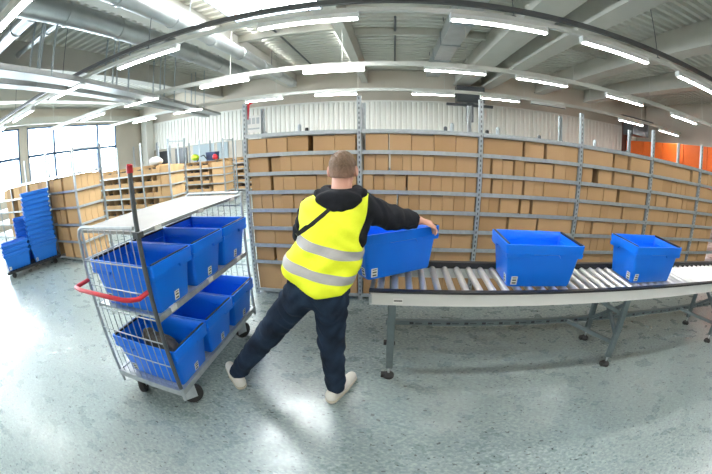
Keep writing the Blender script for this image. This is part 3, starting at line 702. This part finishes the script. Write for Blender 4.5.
bd += [C(hipR, knR, .080, .052), C(knR, anR, .052, .038), C(hipL, knL, .080, .052), C(knL, anL, .052, .038), C(heR, toR, .032, .026), C(heL, toL, .032, .026), C(anR, heR, .034, .03), C(anL, heL, .034, .03)]
body = pp('body', leaned(sdf_mesh('body', bd, .0068, .012, smooth_it=1, mats='skin')))
# eyes and mouth on the (turned away) face
for s_ in (-1, 1):
    c_ = Vector(head) + Vector((s_ * .029, .079 + .13, .008)); e_ = pp('eye', MB().tube([c_ + Vector((0, -.006, 0)), c_ + Vector((0, .003, 0)), c_ + Vector((0, .006, 0))], [.010, .010, .005], 12).mesh('eye', 'sticker', True))
    link('iris', MB().tube([c_ + Vector((0, .003, 0)), c_ + Vector((0, .0072, 0))], .0042, 10).mesh('iris', 'ink', True), e_)
M['lips'] = mat('lips', (.55, .20, .17), .5)
pp('lips', leaned(sdf_mesh('lips', [E(head + (0, .089, -.056), (.022, .006, .003)), E(head + (0, .088, -.062), (.019, .007, .004))], .003, .003, mats='lips')))
# hair cap: short at the nape
hr = [E(head + (0, -.004, .024), (.0805, .099, .089)), E(head + (0, -.032, -.012), (.0735, .070, .082))]
def hair_cut(X, Y, Z):
    y, z = Y - head[1], Z - head[2]
    front = (y - .055) - (z - .03) * .4          # hairline over the forehead
    lower = (-.046 - z) + np.maximum(0, y + .045) * 1.1
    return np.maximum(front, lower)
pp('hair', leaned(sdf_mesh('hair', hr, .006, .015, cut=hair_cut, mats='hair', smooth_it=1, wrinkle=lambda X, Y, Z: .0022 * np.sin(150 * X + 40 * Z) * np.sin(120 * Y + 60 * Z))))
# hoodie: torso, sleeves, hood lying on the back
def wr1(X, Y, Z): return .004 * np.sin(55 * Z + 30 * X + 6 * np.sin(18 * Y)) * np.sin(22 * Y + 17 * X) + .003 * np.sin(95 * X + 45 * Z)
ho = [C((-.465, 1.695, 1.295), (-.33, 1.70, 1.335), .078, .078), C((-.18, 1.70, 1.31), (-.33, 1.70, 1.335), .078, .078), E((-.315, 1.69, 1.20), (.185, .125, .20)), E((-.38, 1.67, 1.0), (.175, .125, .19)), E((-.425, 1.66, .88), (.18, .125, .10)),
      C(shL, elL, .075, .066), C(elL, wrL, .066, .050), C(shR, elR, .086, .073), C(elR, wrR, .073, .052)]
def cuffs(X, Y, Z):
    d = Vector(wrR) - Vector(elR); d.normalize(); c1 = (X - wrR[0]) * d.x + (Y - wrR[1]) * d.y + (Z - wrR[2]) * d.z + .04
    e = Vector(wrL) - Vector(elL); e.normalize(); c2 = np.where(X < -.2, (X - wrL[0]) * e.x + (Y - wrL[1]) * e.y + (Z - wrL[2]) * e.z + .015, -1)
    c1 = np.where(X > -.12, c1, -1)
    c3 = np.where((Z > 1.36) & (np.hypot(X - head[0], Y - 1.72) < .1), .068 - np.hypot(X - head[0], Y - 1.725), -1)
    return np.maximum(np.maximum(c1, c2), c3)
hoodie = pp('hoodie', leaned(sdf_mesh('hoodie', ho, .008, .025, cut=cuffs, mats='hoodie', wrinkle=wr1, smooth_it=1)))
hd_ = []
ring = []
for q in range(13):                              # thick fabric roll round the neck, deeper at the back
    an = math.radians(-215 + q * 250 / 12); ring.append(np.array((-.297 + .098 * math.cos(an), 1.715 + .085 * math.sin(an), 1.412 - .010 * (1 - math.sin(an)))))
for q in range(12): hd_.append(C(ring[q], ring[q + 1], .032, .032))
hd_ += [E((-.298, 1.605, 1.375), (.135, .042, .052)), E((-.292, 1.595, 1.355), (.10, .032, .045)), C((-.425, 1.66, 1.40), (-.32, 1.585, 1.335), .028, .026), C((-.165, 1.66, 1.405), (-.275, 1.585, 1.335), .028, .026)]
pp('hood', leaned(sdf_mesh('hood', hd_, .006, .018, mats='hoodie', smooth_it=1, cut=lambda X, Y, Z: .066 - np.hypot(X - head[0], Y - 1.725))), hoodie)
# vest
def wr2(X, Y, Z): return .0065 * np.sin(26 * X - 14 * Z + 3 * np.sin(9 * Z)) * np.sin(12 * Z + 5 * X) + .002 * np.sin(70 * Z + 50 * X)
ve = [C((-.468, 1.69, 1.285), (-.33, 1.69, 1.335), .088, .092), C((-.180, 1.69, 1.315), (-.33, 1.69, 1.335), .090, .092), E((-.335, 1.685, 1.18), (.212, .150, .22)), E((-.375, 1.67, 1.05), (.208, .155, .20)), E((-.42, 1.66, .94), (.215, .160, .18)), E((-.44, 1.66, .86), (.212, .160, .16)), E((-.52, 1.65, .99), (.12, .13, .11))]
def vest_cut(X, Y, Z):
    hem = np.maximum(.87 + .50 * (-.41 - X), .865 + .55 * (X + .27)); hem = np.maximum(hem, .865) - Z
    def hole(sh, el, r):
        a, b = np.array(sh), np.array(el); ab = b - a; t = np.clip(((X - a[0]) * ab[0] + (Y - a[1]) * ab[1] + (Z - a[2]) * ab[2]) / (ab @ ab), 0, 1)
        return r - np.sqrt((X - a[0] - t * ab[0]) ** 2 + (Y - a[1] - t * ab[1]) ** 2 + (Z - a[2] - t * ab[2]) ** 2)
    h1 = hole((shL[0] - .06, shL[1] + .02, shL[2] - .03), (elL[0] - .02, elL[1] + .03, elL[2]), .078); h2 = hole((shR[0] + .055, shR[1] + .02, shR[2] - .03), (elR[0] + .04, elR[1] + .02, elR[2] - .03), .085)
    nk = .092 - np.hypot(X + .298, Y - 1.70)
    nk = np.where(Z > 1.3, nk, -1)
    sideR = X + .135 + .045 * np.exp(-((Z - 1.16) / .09) ** 2)
    return np.maximum.reduce([hem, h1, h2, nk, sideR])
ax = Vector((.24, 0, .97)).normalized()
def al(x, y, z): return Vector((x, y, z)).dot(ax)
b1c = (al(-.40, 1.5, 1.105) , al(-.39, 1.5, 1.005))
lo_, hi_ = .5, 1.6
def nrm_(v): return (v - lo_) / (hi_ - lo_)
S1, S2 = al(-.21, 1.6, .935), al(-.16, 1.6, 1.06)
vm = vest_mat(tuple(ax), (lo_, hi_, [(nrm_(S1 - .026), 1), (nrm_(S1 + .026), 0), (nrm_(S2 - .026), 1), (nrm_(S2 + .026), 0)]))
vme = leaned(sdf_mesh('vest', ve, .007, .03, cut=vest_cut, mats=vm, wrinkle=wr2, smooth_it=1))
vest = pp('reflective_vest', vme)
# cross-body strap lying on the vest
bv = BVHTree.FromPolygons([v.co for v in vme.vertices], [tuple(p.vertices) for p in vme.polygons])
st = MB(); prev = None; N = 26; pts = []
for q in range(N + 1):
    t_ = q / N; x_, z_ = -.315 + (-.575 + .315) * t_, 1.345 + (1.135 - 1.345) * t_
    h = bv.ray_cast(Vector((x_, .8, z_)), Vector((0, 1, 0)))
    if h[0] is not None: pts.append(h[0] + Vector((0, -.003, 0)))
rings = []
for q, p in enumerate(pts):
    d = (pts[min(q + 1, len(pts) - 1)] - pts[max(q - 1, 0)]).normalized(); s_ = d.cross(Vector((0, 1, 0))).normalized(); w_ = .013 if q < len(pts) - 9 else .02
    rings.append([p + s_ * w_ + Vector((0, .004, 0)), p + s_ * w_ + Vector((0, -.003, 0)), p - s_ * w_ + Vector((0, -.003, 0)), p - s_ * w_ + Vector((0, .004, 0))])
st.loft(rings); pp('shoulder_strap', st.mesh('shoulder_strap', 'strap'))
# jeans
def wr3(X, Y, Z): return .006 * np.sin(60 * Z + 20 * X + 3 * np.sin(30 * X)) * np.sin(25 * Y + 9 * Z)
je = [E((-.425, 1.66, .86), (.178, .135, .12)), C(hipR, knR, .112, .084), C(knR, (anR[0], anR[1], .115), .084, .068), C(hipL, knL, .112, .086), C(knL, (anL[0], anL[1], .12), .086, .068),
      C((-.38, 1.585, .86), (-.35, 1.60, .74), .06, .06), C((-.49, 1.585, .87), (-.54, 1.60, .76), .06, .06)]
def jean_cut(X, Y, Z):
    return np.where(X > -.6, .075 + .02 * 0 - Z, np.maximum(.060 - Z, -1))
je_o = pp('jeans', sdf_mesh('jeans', je, .008, .03, cut=jean_cut, mats='jeans', wrinkle=wr3, smooth_it=1))
def pocket(cx, cz, m_ = .0): pass
# shoes
for nm, he, to in (('R', heR, toR), ('L', heL, toL)):
    h_, t_ = Vector(he), Vector(to); d = (t_ - h_).normalized(); sd = d.cross(Vector((0, 0, 1)))
    m1 = h_.lerp(t_, .55)
    pr = [C((h_.x, h_.y, .050), (m1.x, m1.y, .052), .043, .046), C((m1.x, m1.y, .048), (t_.x + d.x * .015, t_.y + d.y * .015, .038), .047, .038), C((h_.x, h_.y, .055), (h_.x + d.x * .05, h_.y + d.y * .05, .092), .038, .044)]
    sh = pp('shoe', sdf_mesh('shoe', pr, .006, .02, cut=lambda X, Y, Z: .022 - Z, mats='shoe', smooth_it=1))
    pr = [C((h_.x, h_.y, .03), (m1.x, m1.y, .03), .048, .051), C((m1.x, m1.y, .03), (t_.x + d.x * .015, t_.y + d.y * .015, .03), .051, .043)]
    pp('sole', sdf_mesh('sole', pr, .006, .01, cut=lambda X, Y, Z: np.maximum(.003 - Z, Z - .024), mats='sole', smooth_it=0), sh)

# dark bundle in the lower nearest crate of the trolley
c0 = cart_pt(.04, -.418, ZB + .03); bx, by, bz = c0
pr = [E((bx - .03, by + .02, bz + .15), (.15, .08, .10)), E((bx + .09, by - .01, bz + .15), (.09, .07, .11)), E((bx - .13, by + .03, bz + .18), (.06, .05, .09)), C((bx - .15, by, bz + .03), (bx + .15, by, bz + .05), .055, .06)]
o = link('bundled_jacket', sdf_mesh('bundled_jacket', pr, .009, .03, mats='bag', wrinkle=lambda X, Y, Z: .012 * np.sin(60 * X + 25 * Z) * np.sin(50 * Y + 40 * Z)))
tag(o, 'dark crumpled jacket lying in the crate on the trolley bottom deck', 'jacket')

# ------------------------------------------------------------------ crate stacks on a dolly
dl = thing('crate_dolly', 'low black dolly under the stacks of blue crates, far left', 'dolly', (-6.93, 2.99, 0), math.radians(-20))
a = MB(); a.loft([rrect(.86, 1.28, .04, .11), rrect(.88, 1.30, .04, .13), rrect(.88, 1.30, .04, .16)]); a.build('dolly_deck', 'black', dl)
for sx in (-1, 1):
    for sy in (-1, 1):
        a = MB(); a.tube([(sx * .33 - .02, sy * .5, .05), (sx * .33 + .02, sy * .5, .05)], .05, 14); a.box(sx * .33 - .03, sx * .33 + .03, sy * .5 - .03, sy * .5 + .03, .05, .112); a.build('caster', 'rubber', dl, smooth=True)
CBP = crate_parts('blue2', True)
SM = [CSK[0].copy(), CSK[2].copy()]
def stack(x, y, n, name, rz=PI / 2 - math.radians(20)):
    for q in range(n):
        t = thing('blue_crate', ('blue crate in the %s, %s from top' % (name, nth(n - 1 - q))) if q < n - 1 else 'topmost blue crate of the %s' % name, 'crate', (-6.93 + x * .94 + y * .342 + random.uniform(-.003, .003), 2.99 - x * .342 + y * .94 + random.uniform(-.003, .003), .161 + q * .093), rz + random.uniform(-.008, .008), 'nested blue crates on the dolly')
        link('crate_body', CBP, t)
        if q == 0:
            for m_ in CSK: link('label_sticker', m_, t)
stack(.215, .31, 12, 'tall stack on the dolly')
stack(-.20, .07, 7, 'middling stack')
stack(.215, -.33, 3, 'low stack at the near corner of the dolly')

# ------------------------------------------------------------------ left rack rows
PML = post_mesh(2.19, False)
LZ = [.05, .39, .73, 1.06, 1.37, 1.68]
def dark_fill_mesh(w_, d, seed):  # dark blocks added inside the bins to darken their open fronts
    rr = random.Random(seed); a = MB(); x = -w_ / 2 + .012
    while x < w_ / 2 - .04:
        ww = min(rr.choice((.05, .08, .11)), w_ / 2 - .012 - x); dd = rr.uniform(.02, .10); hh = rr.uniform(.09, .17)
        a.box(x, x + ww - .006, .02 + dd, d - .02, .008, hh, rr.choice((0, 0, 0, 1, 2))); x += ww
    return a.mesh('dark_fill', ['black', 'galv_dark', 'navy'])
GM = {}
def bin_mesh(w_, d, h, fh, m_):
    a = MB(); t = .006
    a.box(-w_ / 2, w_ / 2, 0, d, 0, t); a.box(-w_ / 2, -w_ / 2 + t, 0, d, t, h); a.box(w_ / 2 - t, w_ / 2, 0, d, t, h); a.box(-w_ / 2, w_ / 2, d - t, d, t, h); a.box(-w_ / 2, w_ / 2, 0, t, t, fh)
    return a.mesh('picking_bin', [m_, 'sticker'])
BM = {}
def left_row(idx, y0, x_end, x_far, name, front, lz):
    D = .72
    t = thing('storage_rack', name, 'storage rack', (x_end, y0, 0))
    L_ = x_end - x_far; nb = max(1, int(round(L_ / 1.15))); bw = L_ / nb
    for q in range(nb + 1):
        for s_ in (0, 1):
            o = link('post', PML, t, loc=(-q * bw, s_ * (D + .03), 0)); o.rotation_euler = (0, 0, PI * s_)
    for q in range(nb):
        for z in lz:
            a = MB(); x1, x0 = -q * bw - .024, -(q + 1) * bw + .024
            a.box(x0, x1, .002, D, z - .002, z + .004); a.box(x0, x1, -.004, .004, z - .028, z + .012); a.box(x0, x1, D - .004, D + .004, z - .028, z + .012)
            if q == 0: a.box(x1 - .003, x1 + .02, 0, D, z - .028, z + .012)
            a.build('shelf', 'galv_light', t)
    a = MB(); a.bar((0, 0, 2.12), (0, D, 2.12), .003, .03); a.build('end_brace', 'galv', t)
    return D, nb, bw
def end_boxes(idx, y0, x_end, lz, D, nm):
    for r in range(len(lz) - 1):
        n = 4 if idx == 0 else 3; wd = (D - .06) / n; z0 = lz[r] + .0045; h = lz[r + 1] - .028 - z0 - .006 if r < len(lz) - 1 else .25
        for q in range(n):
            o = link('cardboard_box', carton_mesh(wd, .46, h - random.choice((0, .004, .02)), 'cardboard3'))
            o.rotation_euler = (0, 0, PI / 2); o.location = (x_end - .035 - .24, y0 + .04 + wd * (q + .5), z0)
            tag(o, 'tan box, end of the %s rack row, %s from below, %s from front' % (nm, nth(r), nth(q)), 'box', 'tan boxes at the ends of the left rack rows')
# row one: brown boxes towards the aisle
NMS = ['nearest left', 'second left', 'third left', 'farthest left']
D, nb, bw = left_row(0, 3.6, -5.5, -11.3, 'nearest of the left rack rows, behind the crate stacks', 'box', LZ)
end_boxes(0, 3.6, -5.5, LZ, D, NMS[0])
for r in range(5):
    x = -6.05; n = 0; z0 = LZ[r] + .0045; H_ = LZ[r + 1] - .028 - z0 - .006
    while x > -9.4:
        w_ = random.choice((.2, .28, .34)); q = int((-5.5 - x) / bw); px = -5.5 - (q + 1) * bw
        if x - w_ < px + .04: x = px - .03; continue
        o = link('cardboard_box', carton_mesh(w_, .5, H_ - random.choice((0, .01, .03)), 'cardboard' if random.random() < .5 else 'cardboard3')); o.location = (x - w_ / 2, 3.6 + .02 + .25, z0); n += 1
        tag(o, 'brown box, %s rack row, %s shelf up, %s along' % (NMS[0], nth(r), ['first', 'second', 'third', 'fourth', 'fifth', 'sixth', 'seventh', 'eighth', 'ninth', 'tenth', 'eleventh', 'twelfth', 'thirteenth', 'fourteenth', 'fifteenth', 'sixteenth', 'seventeenth', 'eighteenth', 'nineteenth', 'twentieth', 'last'][min(n - 1, 20)]), 'box', 'brown boxes on the nearest left rack row')
        x -= w_ + random.choice((.004, .004, .02))
# rows two to four: open picking bins
for idx, y0, x_end, x_far, lz in ((1, 6.6, -5.5, -9.6, [.09, .40, .71, 1.02, 1.33, 1.56]), (2, 9.5, -5.5, -8.4, [.1, .39, .68, .97, 1.22, 1.44]), (3, 12.3, -5.4, -7.6, [.1, .39, .68, .97, 1.22, 1.44])):
    D, nb, bw = left_row(idx, y0, x_end, x_far, '%s rack row with open bins, beyond the cage trolley' % ['', 'second left', 'third left', 'farthest left'][idx], 'bin', lz[:-1] if idx == 1 else lz[:-1])
    if idx < 3: end_boxes(idx, y0, x_end, lz, D, NMS[idx])
    for r in range(5):
        n = 0
        for q in range(nb):
            kk = 3; bwid = (bw - .08) / kk
            for j in range(kk):
                x = x_end - q * bw - .04 - bwid * (j + .5)
                if q == 0 and x > x_end - .5: continue
                fh = .120 if idx == 1 else .105
                key = (round(bwid, 3), fh, r == 4)
                if key not in BM: BM[key] = bin_mesh(bwid - .01, .5, .26 if r < 4 and idx == 1 else .22, fh, 'cardboard3')
                o = link('picking_bin', BM[key]); o.location = (x, y0 + .02, lz[r] + .0045); n += 1
                gk = (key[0], (n + r) % 4)
                if gk not in GM: GM[gk] = dark_fill_mesh(bwid - .01, .5, gk[1] + 3)
                g_ = link('dark_fill', GM[gk], o)
                tag(o, 'open bin, %s rack row, %s shelf up, %s from the end' % (NMS[idx], nth(r), nth(n)), 'bin', 'open cardboard bins in the left rack rows')
# things lying on the rack tops
def lump(name, label, cat, c_, r_, m_):
    me = sdf_mesh(name, [E(c_, r_), E((c_[0] + r_[0] * .5, c_[1], c_[2] - r_[2] * .2), (r_[0] * .7, r_[1], r_[2] * .7))], .02, .04, mats=m_); o = link(name, me); tag(o, label, cat)
tz = 1.22 + .23
lump('lime_bag', 'lime green bag lying on top of the third left rack row', 'bag', (-6.85, 9.75, 1.62), (.16, .12, .12), 'lime')
lump('white_bag', 'white plastic bag on top of the second left rack row', 'bag', (-6.2, 6.85, 1.66), (.22, .14, .12), 'sticker')
lump('red_bag', 'red cloth bag on top of the third left rack row', 'bag', (-5.95, 9.7, 1.58), (.10, .10, .10), 'red')
a = MB(); a.loft([rrect(.36, .3, .02, 0), rrect(.4, .34, .02, .3), rrect(.37, .31, .02, .3), rrect(.33, .27, .02, .02)]); o = a.build('storage_tub', 'navy'); o.location = (-6.2, 9.95, 1.46); tag(o, 'navy blue tub on top of the third left rack row', 'tub')
a = MB(); a.tube([(0, 0, 0), (.12, 0, .16), (.3, 0, .2), (.42, 0, .05)], .02, 8); o = a.build('cable_loop', 'black', smooth=True); o.location = (-6.75, 9.75, 1.47); tag(o, 'dark cable loop on top of the third left rack row', 'cable')

# ------------------------------------------------------------------ camera: fisheye lens, 3:2 frame
cd = bpy.data.cameras.new('camera'); cam = bpy.data.objects.new('camera', cd); COL.objects.link(cam)
cd.type = 'PANO'
try: C_ = cd if hasattr(cd, 'panorama_type') else cd.cycles
except Exception: C_ = cd
C_.panorama_type = 'FISHEYE_LENS_POLYNOMIAL'
cd.sensor_width = 36; cd.sensor_fit = 'HORIZONTAL'
C_.fisheye_fov = PI
C_.fisheye_polynomial_k0 = 0; C_.fisheye_polynomial_k1 = -1 / (318.8 * 36 / 712); C_.fisheye_polynomial_k2 = 0; C_.fisheye_polynomial_k3 = 0; C_.fisheye_polynomial_k4 = 0
PITCH, ROLL, PSI = math.radians(-16.13), math.radians(-.5), math.radians(-6.6)
cam.matrix_world = Matrix.Translation((0, 0, 1.664)) @ Matrix.Rotation(-PSI, 4, 'Z') @ Matrix.Rotation(PI / 2 + PITCH, 4, 'X') @ Matrix.Rotation(ROLL, 4, 'Z')
S.camera = cam

# ------------------------------------------------------------------ light
W = bpy.data.worlds.new('overcast_sky'); S.world = W; W.use_nodes = True
bg = W.node_tree.nodes['Background']; bg.inputs[0].default_value = (.86, .93, 1, 1); bg.inputs[1].default_value = 11
S.view_settings.view_transform = 'Standard'; S.view_settings.look = 'None'; S.view_settings.gamma = 1; S.view_settings.use_curve_mapping = False
S.view_settings.exposure = 1.13
S.cycles.max_bounces = 8; S.cycles.diffuse_bounces = 5; S.cycles.use_denoising = True; S.cycles.sample_clamp_indirect = 8
S.cycles.caustics_reflective = False; S.cycles.caustics_refractive = False
